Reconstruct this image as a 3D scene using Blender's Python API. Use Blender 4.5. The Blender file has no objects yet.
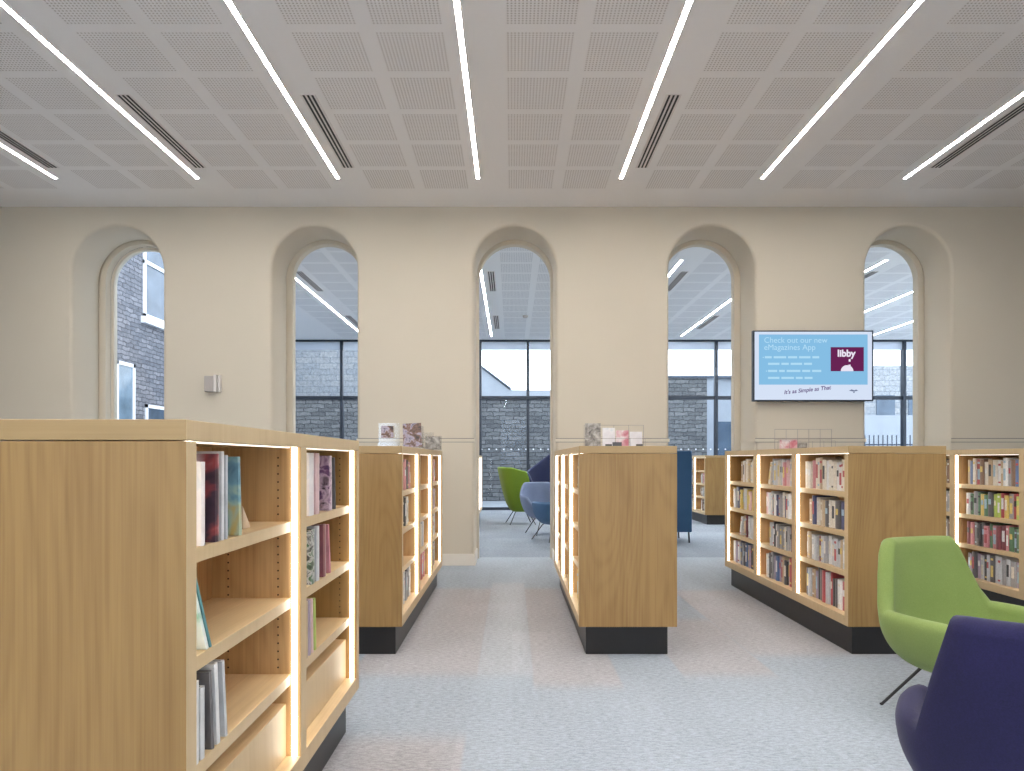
import bpy, bmesh, math, random
from mathutils import Vector, Matrix
R = random.Random(7)
C = bpy.context.scene.collection
sc = bpy.context.scene
F, CX, HY, CAMZ = 683.0, 512.0, 460.0, 1.26
CEIL = 4.283
WY = 8.157            # front face of the arcade wall
PI = math.pi

def lin(r, g, b):
    f = lambda c: (c/255/12.92) if c/255 <= .04045 else ((c/255+.055)/1.055)**2.4
    return (f(r), f(g), f(b), 1)

# ------------------------------------------------------------------ materials
MATS = {}
class NT:
    def __init__(s, name):
        s.m = bpy.data.materials.new(name); s.m.use_nodes = True
        s.t = s.m.node_tree; s.t.nodes.clear()
        s.out = s.t.nodes.new('ShaderNodeOutputMaterial')
    def n(s, typ, **kw):
        nd = s.t.nodes.new(typ)
        for k, v in kw.items():
            if k.startswith('_'): setattr(nd, k[1:], v)
        return nd
    def l(s, a, b): s.t.links.new(a, b)
    def setin(s, sock, v):
        if hasattr(v, 'is_output') or isinstance(v, bpy.types.NodeSocket): s.l(v, sock)
        else: sock.default_value = v
    def math(s, op, a, b=0.0, c=0.0):
        nd = s.n('ShaderNodeMath', _operation=op)
        s.setin(nd.inputs[0], a); s.setin(nd.inputs[1], b); s.setin(nd.inputs[2], c)
        return nd.outputs[0]
    def mix(s, f, a, b, mode='MIX'):
        nd = s.n('ShaderNodeMix', _data_type='RGBA', _blend_type=mode)
        s.setin(nd.inputs[0], f); s.setin(nd.inputs[6], a); s.setin(nd.inputs[7], b)
        return nd.outputs[2]
    def noise(s, vec, scale, detail=2, rough=.5, dist=0):
        nd = s.n('ShaderNodeTexNoise'); s.l(vec, nd.inputs['Vector'])
        nd.inputs['Scale'].default_value = scale; nd.inputs['Detail'].default_value = detail
        nd.inputs['Roughness'].default_value = rough; nd.inputs['Distortion'].default_value = dist
        return nd.outputs['Fac']
    def coord(s, scale=(1,1,1), loc=(0,0,0), world=False):
        if world:
            o = s.n('ShaderNodeNewGeometry').outputs['Position']
        else:
            o = s.n('ShaderNodeTexCoord').outputs['Object']
        mp = s.n('ShaderNodeMapping'); s.l(o, mp.inputs['Vector'])
        mp.inputs['Scale'].default_value = scale; mp.inputs['Location'].default_value = loc
        return mp.outputs['Vector']
    def ramp(s, f, stops):
        nd = s.n('ShaderNodeValToRGB'); s.l(f, nd.inputs[0]); e = nd.color_ramp.elements
        while len(e) < len(stops): e.new(.5)
        for i, (p, c) in enumerate(stops): e[i].position = p; e[i].color = c
        return nd.outputs[0]
    def bsdf(s, col, rough=.6, bump=None, bstr=.2, bdist=.002, **kw):
        b = s.n('ShaderNodeBsdfPrincipled')
        s.setin(b.inputs['Base Color'], col); s.setin(b.inputs['Roughness'], rough)
        for k, v in kw.items(): s.setin(b.inputs[k.replace('_', ' ')], v)
        if bump is not None:
            bp = s.n('ShaderNodeBump'); s.l(bump, bp.inputs['Height'])
            bp.inputs['Strength'].default_value = bstr; bp.inputs['Distance'].default_value = bdist
            s.l(bp.outputs[0], b.inputs['Normal'])
        s.l(b.outputs[0], s.out.inputs[0]); return s.m

def plain(name, col, rough=.6, var=.06, scale=8, **kw):
    if name in MATS: return MATS[name]
    t = NT(name); v = t.noise(t.coord(), scale, 3)
    lo = tuple(c*(1-var) for c in col[:3])+(1,); hi = tuple(min(1, c*(1+var)) for c in col[:3])+(1,)
    MATS[name] = t.bsdf(t.ramp(v, [(.3, lo), (.7, hi)]), rough, **kw); return MATS[name]

def emit(name, col, s):
    t = NT(name); e = t.n('ShaderNodeEmission'); e.inputs[0].default_value = col; e.inputs[1].default_value = s
    t.l(e.outputs[0], t.out.inputs[0]); MATS[name] = t.m; return t.m

def wood(name, base, dark, axis='z', contrast=1.0, plank=None):
    """oak veneer; axis = grain direction. contour lines of stretched noise give the cathedral figure"""
    t = NT(name)
    sc_ = {'z': (1, 1, .16), 'y': (1, .16, 1), 'x': (.16, 1, 1)}[axis]
    oi = t.n('ShaderNodeObjectInfo')
    tc = t.n('ShaderNodeTexCoord').outputs['Object']
    if plank:      # veneer leaves side by side, each with an own offset
        sx = t.n('ShaderNodeSeparateXYZ'); t.l(tc, sx.inputs[0])
        cell = t.math('FLOOR', t.math('DIVIDE', t.math('ADD', sx.outputs[0], .02), plank))
        wn = t.n('ShaderNodeTexWhiteNoise', _noise_dimensions='1D'); t.l(cell, wn.inputs['W'])
        vary = wn.outputs['Value']
        cb = t.n('ShaderNodeCombineXYZ'); t.l(t.math('MULTIPLY', vary, .25), cb.inputs[2]); t.l(t.math('MULTIPLY', vary, .02), cb.inputs[0])
        va = t.n('ShaderNodeVectorMath', _operation='ADD'); t.l(tc, va.inputs[0]); t.l(cb.outputs[0], va.inputs[1]); tc = va.outputs[0]
    mp = t.n('ShaderNodeMapping'); t.l(tc, mp.inputs['Vector']); mp.inputs['Scale'].default_value = sc_
    cr = t.n('ShaderNodeCombineXYZ'); t.l(t.math('MULTIPLY', oi.outputs['Random'], 9.0), cr.inputs[1])
    ad = t.n('ShaderNodeVectorMath', _operation='ADD'); t.l(mp.outputs[0], ad.inputs[0]); t.l(cr.outputs[0], ad.inputs[1])
    v = ad.outputs[0]
    big = t.noise(v, 2.6, 1, .4)
    ring = t.math('SINE', t.math('MULTIPLY', big, 170.0))
    ring = t.math('POWER', t.math('ADD', t.math('MULTIPLY', ring, .5), .5), 2.0)
    mp2 = t.n('ShaderNodeMapping'); t.l(v, mp2.inputs['Vector'])
    s2 = {'z': (120, 120, 9), 'y': (120, 9, 120), 'x': (9, 120, 120)}[axis]; mp2.inputs['Scale'].default_value = s2
    fine = t.noise(mp2.outputs[0], 1.0, 3, .6)
    med = t.noise(v, 14, 2)
    f = t.math('ADD', t.math('MULTIPLY', ring, .17*contrast), t.math('ADD', t.math('MULTIPLY', t.math('SUBTRACT', fine, .5), 1.0*contrast), t.math('MULTIPLY', t.math('SUBTRACT', med, .35), .9*contrast)))
    if plank: f = t.math('ADD', f, t.math('MULTIPLY', t.math('SUBTRACT', vary, .5), .25))
    col = t.mix(f, base, dark)
    nd = col.node; nd.clamp_factor = True
    MATS[name] = t.bsdf(col, .42, bump=fine, bstr=.08, bdist=.001); return t.m

wood('oak_upright', lin(204,166,116), lin(158,118,72), 'z', 1.1)
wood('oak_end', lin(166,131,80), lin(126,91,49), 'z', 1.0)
wood('oak_shelf', lin(222,194,150), lin(186,150,104), 'y', .7)
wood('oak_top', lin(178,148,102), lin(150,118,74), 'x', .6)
wood('oak_back', lin(198,156,106), lin(152,110,66), 'z', 1.2, plank=.11)

wood('oak_lip_glow', lin(214,188,146), lin(186,156,112), 'z', .5)  # edge oak, lightened to carry the glow of the lit bays
plain('plinth_black', lin(34,32,32), .35, .1)
plain('hole_dark', lin(58,40,26), .8)
plain('wall_side', lin(112,100,84), .7, .05)  # dark tone for the unseen side walls, chosen to dim the arcade wall's ends
plain('wall_cream', lin(216,205,186), .75, .012, 1.2)
plain('skirting_white', lin(236,228,216), .45, .01)
plain('annex_white', lin(226,230,236), .8, .01)
plain('ceiling_white', lin(206,199,197), .85, .012, 2)
plain('slot_dark', lin(20,18,16), .6)
plain('vent_trim', lin(236,230,228), .5)
plain('frame_dark', lin(44,52,64), .4)
plain('groove_gray', lin(150,145,136), .6)
plain('chrome_black', lin(16,16,17), .35, .05)
plain('device_white', lin(222,216,210), .45, .02)
plain('device_gray', lin(180,172,166), .5, .02)
plain('wire_gray', lin(150,140,138), .35, .03, Metallic=.5)
def blind():
    t = NT('blind_white'); d = t.n('ShaderNodeBsdfDiffuse'); d.inputs[0].default_value = lin(236,240,246); q = t.n('ShaderNodeBsdfTranslucent'); q.inputs[0].default_value = lin(230,236,244)
    m = t.n('ShaderNodeMixShader'); m.inputs[0].default_value = .45; t.l(d.outputs[0], m.inputs[1]); t.l(q.outputs[0], m.inputs[2]); t.l(m.outputs[0], t.out.inputs[0]); MATS['blind_white'] = t.m
blind()
plain('paving', lin(150,152,154), .85, .12, 3)
plain('render_pale', lin(158,162,168), .85, .06, 2)
plain('slate', lin(78,84,96), .6, .2, 5)
plain('page_white', lin(236,230,216), .8, .04, 30)
plain('fence_dark', lin(50,58,72), .5)
emit('led_ceiling', (1, .97, .94, 1), 64.0)
emit('led_annex', (.96, .98, 1, 1), 100.0)
emit('led_shelf', (1, .92, .80, 1), 7.0)
emit('led_shelf_top', (1, .92, .80, 1), 1.6)

def fabric(name, col, col2):
    t = NT(name); v = t.coord()
    w = t.noise(v, 260, 2, .7); big = t.noise(v, 5, 2)
    f = t.math('ADD', t.math('MULTIPLY', w, .7), t.math('MULTIPLY', big, .3))
    MATS[name] = t.bsdf(t.ramp(f, [(.3, col2), (.7, col)]), .9, bump=w, bstr=.25, bdist=.002, Sheen_Weight=.1, Sheen_Roughness=.5)
fabric('fabric_green', lin(140,158,90), lin(122,141,72))
fabric('fabric_navy', lin(33,29,80), lin(21,19,54))
fabric('fabric_darknavy', lin(34,42,78), lin(24,32,62))
fabric('fabric_grayblue', lin(124,136,160), lin(106,118,144))
fabric('fabric_blue', lin(70,104,140), lin(56,90,126))
fabric('fabric_petrol', lin(52,88,126), lin(42,76,112))
fabric('fabric_lime', lin(116,144,36), lin(98,124,28))

def carpet(name='carpet', k0=.78):
    t = NT(name); pos = t.coord(world=True)
    s = t.n('ShaderNodeSeparateXYZ'); t.l(pos, s.inputs[0]); X, Y = s.outputs[0], s.outputs[1]
    nd = t.n('ShaderNodeMapping'); t.l(pos, nd.inputs['Vector']); nd.inputs['Scale'].default_value = (1, 2.6, 1)
    fine = t.noise(nd.outputs[0], 28, 4, .75)
    med = t.noise(pos, 1.6, 2)
    gran = t.noise(pos, 130, 2, .7)
    blue = lin(184,193,203); warm = lin(196,191,192); pale = lin(195,199,205)
    # plank runs laid in warmer yarn: (x0, x1, y0, y1)
    def rect(r):
        def st(v, e, w): nd = t.n('ShaderNodeMapRange', _interpolation_type='SMOOTHSTEP'); t.l(v, nd.inputs[0]); nd.inputs[1].default_value = e-w; nd.inputs[2].default_value = e+w; return nd.outputs[0]
        inv = lambda q: t.math('SUBTRACT', 1.0, q)
        a = st(X, r[0], .012); b = inv(st(X, r[1], .012))
        c = st(Y, r[2], .12); d = inv(st(Y, r[3], .12))
        return t.math('MULTIPLY', t.math('MULTIPLY', a, b), t.math('MULTIPLY', c, d))
    m = None
    for r in [(-.95,-.20,4.0,6.7), (.12,.62,3.8,6.7), (-1.4,-.21,2.0,3.1), (1.55,2.9,4.4,6.6), (1.0,1.55,4.0,5.4), (3.0,4.6,3.0,5.2)]:
        q = rect(r); m = q if m is None else t.math('MAXIMUM', m, q)
    p = rect((-.20,.12,4.0,7.0))
    c = t.mix(t.math('MULTIPLY', m, .8), blue, warm); c = t.mix(p, c, pale)
    # seams every half metre are only a slight tone step
    cell = t.n('ShaderNodeTexWhiteNoise', _noise_dimensions='2D')
    cb = t.n('ShaderNodeCombineXYZ'); t.l(t.math('FLOOR', t.math('DIVIDE', X, .25)), cb.inputs[0]); t.l(t.math('FLOOR', t.math('DIVIDE', Y, 1.0)), cb.inputs[1])
    t.l(cb.outputs[0], cell.inputs['Vector'])
    k = t.math('ADD', t.math('MULTIPLY', t.math('SUBTRACT', fine, .5), 1.15), t.math('ADD', t.math('MULTIPLY', t.math('SUBTRACT', gran, .5), .5), t.math('MULTIPLY', t.math('SUBTRACT', cell.outputs['Value'], .5), .05)))
    k = t.math('ADD', k, t.math('MULTIPLY', t.math('SUBTRACT', med, .5), .15))
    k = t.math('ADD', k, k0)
    cc = t.n('ShaderNodeVectorMath', _operation='SCALE'); t.l(c, cc.inputs[0]); t.l(k, cc.inputs['Scale'])
    MATS[name] = t.bsdf(cc.outputs[0], .95, bump=fine, bstr=.3, bdist=.004)
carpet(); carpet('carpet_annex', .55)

def perforated(name, x0, y0, y1, xl=-99, pitch=1.523, cb_=lin(250,247,246), hc=lin(200,192,188)):
    t = NT(name); pos = t.coord(world=True)
    s = t.n('ShaderNodeSeparateXYZ'); t.l(pos, s.inputs[0]); X, Y = s.outputs[0], s.outputs[1]
    def frac(v, off, per): return t.math('MULTIPLY', t.math('FRACT', t.math('DIVIDE', t.math('SUBTRACT', v, off), per)), per)
    xm = frac(X, x0 - 40*pitch, pitch); ym = frac(Y, y0 - 40*.573, .573)
    def band(v, a, b): return t.math('MULTIPLY', t.math('GREATER_THAN', v, a), t.math('LESS_THAN', v, b))
    a = band(xm, .322, .815); b = band(xm, .918, 1.408)
    mask = t.math('MULTIPLY', t.math('ADD', a, b), band(ym, 0, .486))
    mask = t.math('MULTIPLY', mask, t.math('MULTIPLY', t.math('LESS_THAN', Y, y1), t.math('GREATER_THAN', X, xl)))
    xa = t.math('SUBTRACT', xm, t.math('MULTIPLY', b, .596-.0))
    hp = .0257
    u = t.math('SUBTRACT', t.math('FRACT', t.math('DIVIDE', t.math('SUBTRACT', xa, .322), hp)), .5)
    v = t.math('SUBTRACT', t.math('FRACT', t.math('DIVIDE', ym, hp)), .5)
    d = t.math('SQRT', t.math('ADD', t.math('MULTIPLY', u, u), t.math('MULTIPLY', v, v)))
    hole = t.math('MULTIPLY', t.math('LESS_THAN', d, .27), mask)
    base = t.mix(mask, cb_, tuple(q*.97 for q in cb_[:3])+(1,))
    col = t.mix(hole, base, hc)
    MATS[name] = t.bsdf(col, .85)
perforated('ceiling_perforated', -.364, 4.824, 7.62)
perforated('annex_perforated', -.5, 9.95, 16.9, xl=-4.19, pitch=1.54, cb_=lin(244,245,247), hc=lin(196,198,204))

def stone(name, axis, c1, c2, mortar, w=.45, h=.16):
    t = NT(name); pos = t.coord(world=True)
    s = t.n('ShaderNodeSeparateXYZ'); t.l(pos, s.inputs[0])
    dn = t.noise(pos, 2.2, 3); dn2 = t.noise(pos, 5, 2)
    cb = t.n('ShaderNodeCombineXYZ')
    t.l(t.math('ADD', s.outputs[0 if axis == 'x' else 1], t.math('MULTIPLY', dn, .35)), cb.inputs[0])
    t.l(t.math('ADD', s.outputs[2], t.math('MULTIPLY', dn2, .10)), cb.inputs[1])
    b = t.n('ShaderNodeTexBrick'); t.l(cb.outputs[0], b.inputs['Vector'])
    b.inputs['Color1'].default_value = c1; b.inputs['Color2'].default_value = c2; b.inputs['Mortar'].default_value = mortar
    b.inputs['Scale'].default_value = 1; b.inputs['Mortar Size'].default_value = .018
    b.inputs['Brick Width'].default_value = w; b.inputs['Row Height'].default_value = h; b.offset = .43; b.inputs['Mortar Smooth'].default_value = .6
    n3 = t.noise(pos, 9, 4, .7)
    col = t.mix(.65, b.outputs[0], t.ramp(n3, [(.3, (.25,.25,.27,1)), (.7, (1,1,1,1))]), 'MULTIPLY')
    MATS[name] = t.bsdf(col, .9, bump=b.outputs['Fac'], bstr=-.6, bdist=.03)
stone('stone_grey', 'y', lin(150,150,156), lin(116,118,126), lin(88,88,94), .38, .115)
stone('stone_dark', 'x', lin(146,144,142), lin(108,108,108), lin(78,78,80), .45, .13)
stone('stone_pale', 'x', lin(178,178,178), lin(162,166,170), lin(136,142,150), .7, .24)

def glass():
    t = NT('glass'); a = t.n('ShaderNodeBsdfTransparent'); a.inputs[0].default_value = (.90,.95,1,1)
    g = t.n('ShaderNodeBsdfGlossy'); g.inputs['Roughness'].default_value = .03
    lw = t.n('ShaderNodeLayerWeight'); lw.inputs[0].default_value = .18
    m = t.n('ShaderNodeMixShader'); t.l(t.math('MULTIPLY', lw.outputs['Fresnel'], .7), m.inputs[0]); t.l(a.outputs[0], m.inputs[1]); t.l(g.outputs[0], m.inputs[2])
    t.l(m.outputs[0], t.out.inputs[0]); MATS['glass'] = t.m
glass()
def acrylic():
    t = NT('acrylic'); a = t.n('ShaderNodeBsdfTransparent'); a.inputs[0].default_value = (.93,.93,.93,1)
    g = t.n('ShaderNodeBsdfGlossy'); g.inputs['Roughness'].default_value = .08
    m = t.n('ShaderNodeMixShader'); m.inputs[0].default_value = .10; t.l(a.outputs[0], m.inputs[1]); t.l(g.outputs[0], m.inputs[2])
    t.l(m.outputs[0], t.out.inputs[0]); MATS['acrylic'] = t.m
acrylic()
plain('window_pane_blue', lin(84,98,114), .08, .25, 1.5)
plain('window_pane_pale', lin(112,132,148), .08, .3, 1.5)
plain('sash_white', lin(238,240,244), .5, .02)

def art(name, stops, scale=9, seed=0):
    t = NT(name); v = t.coord(loc=(seed, seed*.7, seed*.3)); n = t.noise(v, scale, 3, .6, .6)
    MATS[name] = t.bsdf(t.ramp(n, stops), .28)
art('art_crimson', [(.30, lin(40,34,48)), (.44, lin(70,52,66)), (.52, lin(150,70,74)), (.64, lin(210,190,196))], 7, 3)
art('art_lake', [(.30, lin(60,92,120)), (.45, lin(120,160,176)), (.55, lin(170,196,180)), (.68, lin(206,176,96))], 8, 5)
art('art_mauve', [(.32, lin(44,36,76)), (.46, lin(120,84,120)), (.54, lin(206,180,196)), (.68, lin(60,40,50))], 16, 8)
art('art_jungle', [(.32, lin(30,40,34)), (.44, lin(90,120,96)), (.5, lin(190,190,190)), (.6, lin(60,66,60))], 26, 2)
art('art_pearl', [(.3, lin(226,220,222)), (.55, lin(240,236,236)), (.7, lin(206,214,220))], 8, 4)
art('art_mint', [(.3, lin(236,240,238)), (.55, lin(206,224,218)), (.66, lin(120,180,150))], 9, 6)
art('art_photo', [(.32, lin(56,48,44)), (.46, lin(128,96,80)), (.54, lin(180,170,186)), (.66, lin(70,66,84))], 22, 9)
art('art_gray', [(.32, lin(84,78,74)), (.5, lin(150,144,136)), (.66, lin(200,194,186))], 20, 1)
art('art_pink', [(.32, lin(196,96,112)), (.5, lin(224,176,180)), (.66, lin(236,226,224))], 14, 11)

# ------------------------------------------------------------------ mesh helpers
def finish(bm, name, mats, parent=None, smooth=False, loc=None):
    me = bpy.data.meshes.new(name)
    bmesh.ops.recalc_face_normals(bm, faces=bm.faces[:])
    bm.to_mesh(me); bm.free()
    if not isinstance(mats, (list, tuple)): mats = [mats]
    for m in mats: me.materials.append(MATS[m] if isinstance(m, str) else m)
    if smooth:
        for p in me.polygons: p.use_smooth = True
    o = bpy.data.objects.new(name, me); C.objects.link(o)
    if parent: o.parent = parent
    if loc: o.location = loc
    return o
def box(bm, x0, x1, y0, y1, z0, z1, bev=0, mi=0, mtx=None):
    vs = [bm.verts.new((x, y, z)) for x in (x0, x1) for y in (y0, y1) for z in (z0, z1)]
    fs = [bm.faces.new([vs[i] for i in q]) for q in ((0,1,3,2),(4,6,7,5),(0,4,5,1),(2,3,7,6),(0,2,6,4),(1,5,7,3))]
    for f in fs: f.material_index = mi
    if bev:
        es = list({e for f in fs for e in f.edges})
        r = bmesh.ops.bevel(bm, geom=es, offset=bev, segments=2, affect='EDGES', profile=.5)
        for f in r['faces']: f.material_index = mi
        vs = list({v for f in r['faces'] for v in f.verts})
    if mtx is not None: bmesh.ops.transform(bm, matrix=mtx, verts=vs)
    return vs
def tube(bm, pts, r, seg=8, mi=0):
    pts = [Vector(p) for p in pts]; rings = []
    for i, p in enumerate(pts):
        d = (pts[min(i+1, len(pts)-1)] - pts[max(i-1, 0)]).normalized()
        a = d.cross(Vector((0,0,1)));
        if a.length < .05: a = d.cross(Vector((1,0,0)))
        a.normalize(); b = d.cross(a)
        rr = r[i] if isinstance(r, (list, tuple)) else r
        rings.append([bm.verts.new(p + rr*(a*math.cos(2*PI*k/seg) + b*math.sin(2*PI*k/seg))) for k in range(seg)])
    for i in range(len(rings)-1):
        for k in range(seg):
            f = bm.faces.new((rings[i][k], rings[i][(k+1)%seg], rings[i+1][(k+1)%seg], rings[i+1][k])); f.material_index = mi; f.smooth = True
    for rg in (rings[0], rings[-1]):
        f = bm.faces.new(rg); f.material_index = mi
def B(name, mat, *boxes, parent=None, bev=0, lip=None):
    bm = bmesh.new()
    for b in boxes: box(bm, *b, bev=bev)
    if lip:      # x-facing faces: oak lipping, with aisle and strip-light glow painted into its colour
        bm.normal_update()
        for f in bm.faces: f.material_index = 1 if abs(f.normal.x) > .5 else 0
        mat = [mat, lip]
    return finish(bm, name, mat, parent)
def struct(o): o['kind'] = 'structure'; return o
def tag(o, label, cat, group=None, kind=None):
    o['label'] = label; o['category'] = cat
    if group: o['group'] = group
    if kind: o['kind'] = kind
    return o
def empty(name, loc=(0,0,0), rz=0, label=None, cat=None, group=None):
    o = bpy.data.objects.new(name, None); C.objects.link(o); o.location = loc; o.rotation_euler = (0, 0, rz); o.empty_display_size = .1
    if label: tag(o, label, cat, group)
    return o
def children(o): return [c for c in bpy.data.objects if c.parent == o]

# ------------------------------------------------------------------ shell of the rooms
XL, XR, YB = -6.9, 6.9, -6.0
AX0, AX1, AY0, AY1 = -5.8, 11.2, 8.84, 17.2
struct(B('floor', 'carpet', (XL-.2, XR+.2, YB-.2, AY0, -.1, 0)))
struct(B('floor_annex', 'carpet_annex', (-6.0, 11.4, AY0, AY1+.1, -.1, 0)))
struct(B('ceiling', 'ceiling_perforated', (XL-.2, XR+.2, YB-.2, WY+.02, CEIL, CEIL+.2)))
struct(B('ceiling_annex', 'annex_perforated', (-4.14, 11.4, AY0, 12.3, CEIL, CEIL+.2), (-5.96, 11.4, 12.3, AY1+.15, CEIL, CEIL+.2)))
struct(B('wall_left', 'wall_side', (XL-.2, XL, YB, WY, 0, CEIL)))
struct(B('wall_right', 'wall_side', (XR, XR+.2, YB, WY, 0, CEIL)))
# rear wall behind the camera with three tall unseen windows, added for fill daylight
pieces = [(XL, XR, YB-.2, YB, 0, .7), (XL, XR, YB-.2, YB, 3.7, CEIL)]
xs = [XL, -5.6, -2.6, -1.5, 1.5, 2.6, 5.6, XR]
for i in range(0, 8, 2): pieces.append((xs[i], xs[i+1], YB-.2, YB, .7, 3.7))
struct(B('wall_rear', 'wall_cream', *pieces))
for i, (a, b) in enumerate(((-5.6,-2.6), (-1.5,1.5), (2.6,5.6))):
    w = struct(B('window_%d' % (i+1), 'sash_white', (a, b, YB-.12, YB-.06, .7, .76), (a, b, YB-.12, YB-.06, 3.64, 3.7), (a, a+.06, YB-.12, YB-.06, .76, 3.64),
             (b-.06, b, YB-.12, YB-.06, .76, 3.64), ((a+b)/2-.03, (a+b)/2+.03, YB-.12, YB-.06, .76, 3.64)))
    B('window_pane', 'glass', (a+.06, b-.06, YB-.095, YB-.085, .76, 3.64), parent=w)

# arcade wall: outline with round-headed openings, drawn as a filled curve and turned into a mesh
ARCH = [(-4.715, .545, .95), (-2.36, .51, 0), (.035, .488, 0), (2.39, .515, 0), (4.735, .51, 0)]
NIB = {-4.715: .07, -2.36: .07, .035: .03, 2.39: .07, 4.735: .06}
def arch_outline(cx, hw, top, z0, n=28):
    pts = [(cx-hw, z0)]
    zc = top-hw
    for i in range(n+1):
        a = PI - PI*i/n
        pts.append((cx+hw*math.cos(a), zc+hw*math.sin(a)))
    pts.append((cx+hw, z0)); return pts
def arcade(name, shrink, top, y0, y1, bev, mat):
    cu = bpy.data.curves.new(name, 'CURVE'); cu.dimensions = '2D'; cu.fill_mode = 'BOTH'
    def spl(pts):
        s = cu.splines.new('POLY'); s.points.add(len(pts)-1); s.use_cyclic_u = True
        for p, q in zip(s.points, pts): p.co = (q[0], q[1], 0, 1)
    out = [(XL-.2, 0)]
    for (cx, hw, sill) in ARCH:
        if sill == 0: out += arch_outline(cx, hw-shrink*NIB[cx], top, 0)
    out += [(XR+4.6, 0), (XR+4.6, CEIL+.15), (XL-.2, CEIL+.15)]
    spl(out)
    for (cx, hw, sill) in ARCH:
        if sill: spl(arch_outline(cx, hw-shrink*NIB[cx], top, sill))
    cu.extrude = (y1-y0)/2-bev; cu.bevel_depth = bev; cu.bevel_resolution = 2; cu.offset = -bev
    tmp = bpy.data.objects.new('tmp', cu); C.objects.link(tmp)
    dg = bpy.context.evaluated_depsgraph_get(); me = bpy.data.meshes.new_from_object(tmp.evaluated_get(dg))
    bpy.data.objects.remove(tmp); bpy.data.curves.remove(cu)
    bm = bmesh.new(); bm.from_mesh(me); bpy.data.meshes.remove(me)
    bmesh.ops.remove_doubles(bm, verts=bm.verts[:], dist=1e-4)
    bmesh.ops.transform(bm, matrix=Matrix.Translation((0, (y0+y1)/2, 0)) @ Matrix.Rotation(PI/2, 4, 'X'), verts=bm.verts[:])
    o = finish(bm, name, mat)
    o.data.set_sharp_from_angle(angle=math.radians(40))
    return struct(o)
arcade('wall_back', 0, 4.06, WY, 8.72, .04, 'wall_cream')
arcade('wall_back_inner', 1, 4.015, 8.722, 8.84, .006, 'wall_cream')

# skirting and the double line on the wall, only on the piers between openings
edges = [XL] + [v for cx, hw, s in ARCH[1:] for v in (cx-hw, cx+hw)] + [XR]
piers = [(edges[i], edges[i+1]) for i in range(0, len(edges), 2)]
bx = []
for a, b in piers:
    bx.append((a, b, WY-.018, WY+.002, 0, .14))
    if a > XL: bx.append((a-.016, a+.004, WY-.018, 8.70, 0, .14))
    if b < XR: bx.append((b-.004, b+.016, WY-.018, 8.70, 0, .14))
struct(B('baseboard_back', 'skirting_white', *bx, bev=.004))
edges2 = [XL] + [v for cx, hw, s in ARCH for v in (cx-hw, cx+hw)] + [XR]
bx = []; bl = []
for i in range(0, len(edges2), 2):
    a, b = edges2[i], edges2[i+1]
    a2 = a if a == XL else a-.005; b2 = b if b == XR else b+.005
    bx.append((a2, b2, WY-.006, WY+.002, 1.478, 1.512)); bl.append((a, b, WY-.004, WY+.002, 1.512, 1.522)); bl.append((a, b, WY-.004, WY+.002, 1.470, 1.478))
    if a > XL: bx.append((a-.006, a+.004, WY, 8.70, 1.478, 1.512))
    if b < XR: bx.append((b-.004, b+.006, WY, 8.70, 1.478, 1.512))
struct(B('trim_1', 'wall_cream', *bx)); struct(B('trim_2', 'groove_gray', *bl))

# the window in the first opening
def arch_ring(cx, hw, top, z0, t, y0, y1, name, mat, parent=None):
    bm = bmesh.new(); o = arch_outline(cx, hw, top, z0); i = arch_outline(cx, hw-t, top-t, z0+t)
    V = [[bm.verts.new((p[0], y, p[1])) for p in q] for q in (o, i) for y in (y0, y1)]
    n = len(o)
    for k in range(n):
        j = (k+1) % n
        for a, b in ((0,1), (3,2), (2,0), (1,3)): bm.faces.new((V[a][k], V[a][j], V[b][j], V[b][k]))
    return finish(bm, name, mat, parent)
cx, hw, sl = ARCH[0]
w = struct(arch_ring(cx, hw-.07, 4.015, sl, .035, 8.84, 8.92, 'window_4', 'wall_cream'))
bm = bmesh.new(); bm.faces.new([bm.verts.new((p[0], 8.88, p[1])) for p in arch_outline(cx, hw-.10, 3.985, sl+.03)])
bmesh.ops.solidify(bm, geom=bm.faces[:], thickness=.008); finish(bm, 'window_pane', 'glass', w)

# annex walls: solid beside the first window, then a step out; glazed far side
struct(B('wall_annex_left', 'annex_white', (-4.14, -3.98, AY0, 12.3, 0, CEIL), (-5.8, -3.98, 12.3, 12.46, 0, CEIL)))
struct(B('wall_annex_side', 'annex_white', (-5.96, -5.8, 12.3, AY1+.1, 0, CEIL)))
w = struct(B('window_6', 'frame_dark', (AX1, AX1+.1, AY0, AY1+.1, 0, .07), (AX1, AX1+.1, AY0, AY1+.1, 2.78, 2.87), (AX1, AX1+.1, AY0, AY1+.1, CEIL-.05, CEIL), *[(AX1, AX1+.1, y-.035, y+.035, .07, CEIL-.05) for y in (8.9, 10.4, 12, 13.6, 15.2)]))  # unseen right-hand glazing, added to brighten the annex with daylight
B('window_pane', 'glass', (AX1+.045, AX1+.055, AY0, AY1, .07, CEIL-.05), parent=w)
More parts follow.
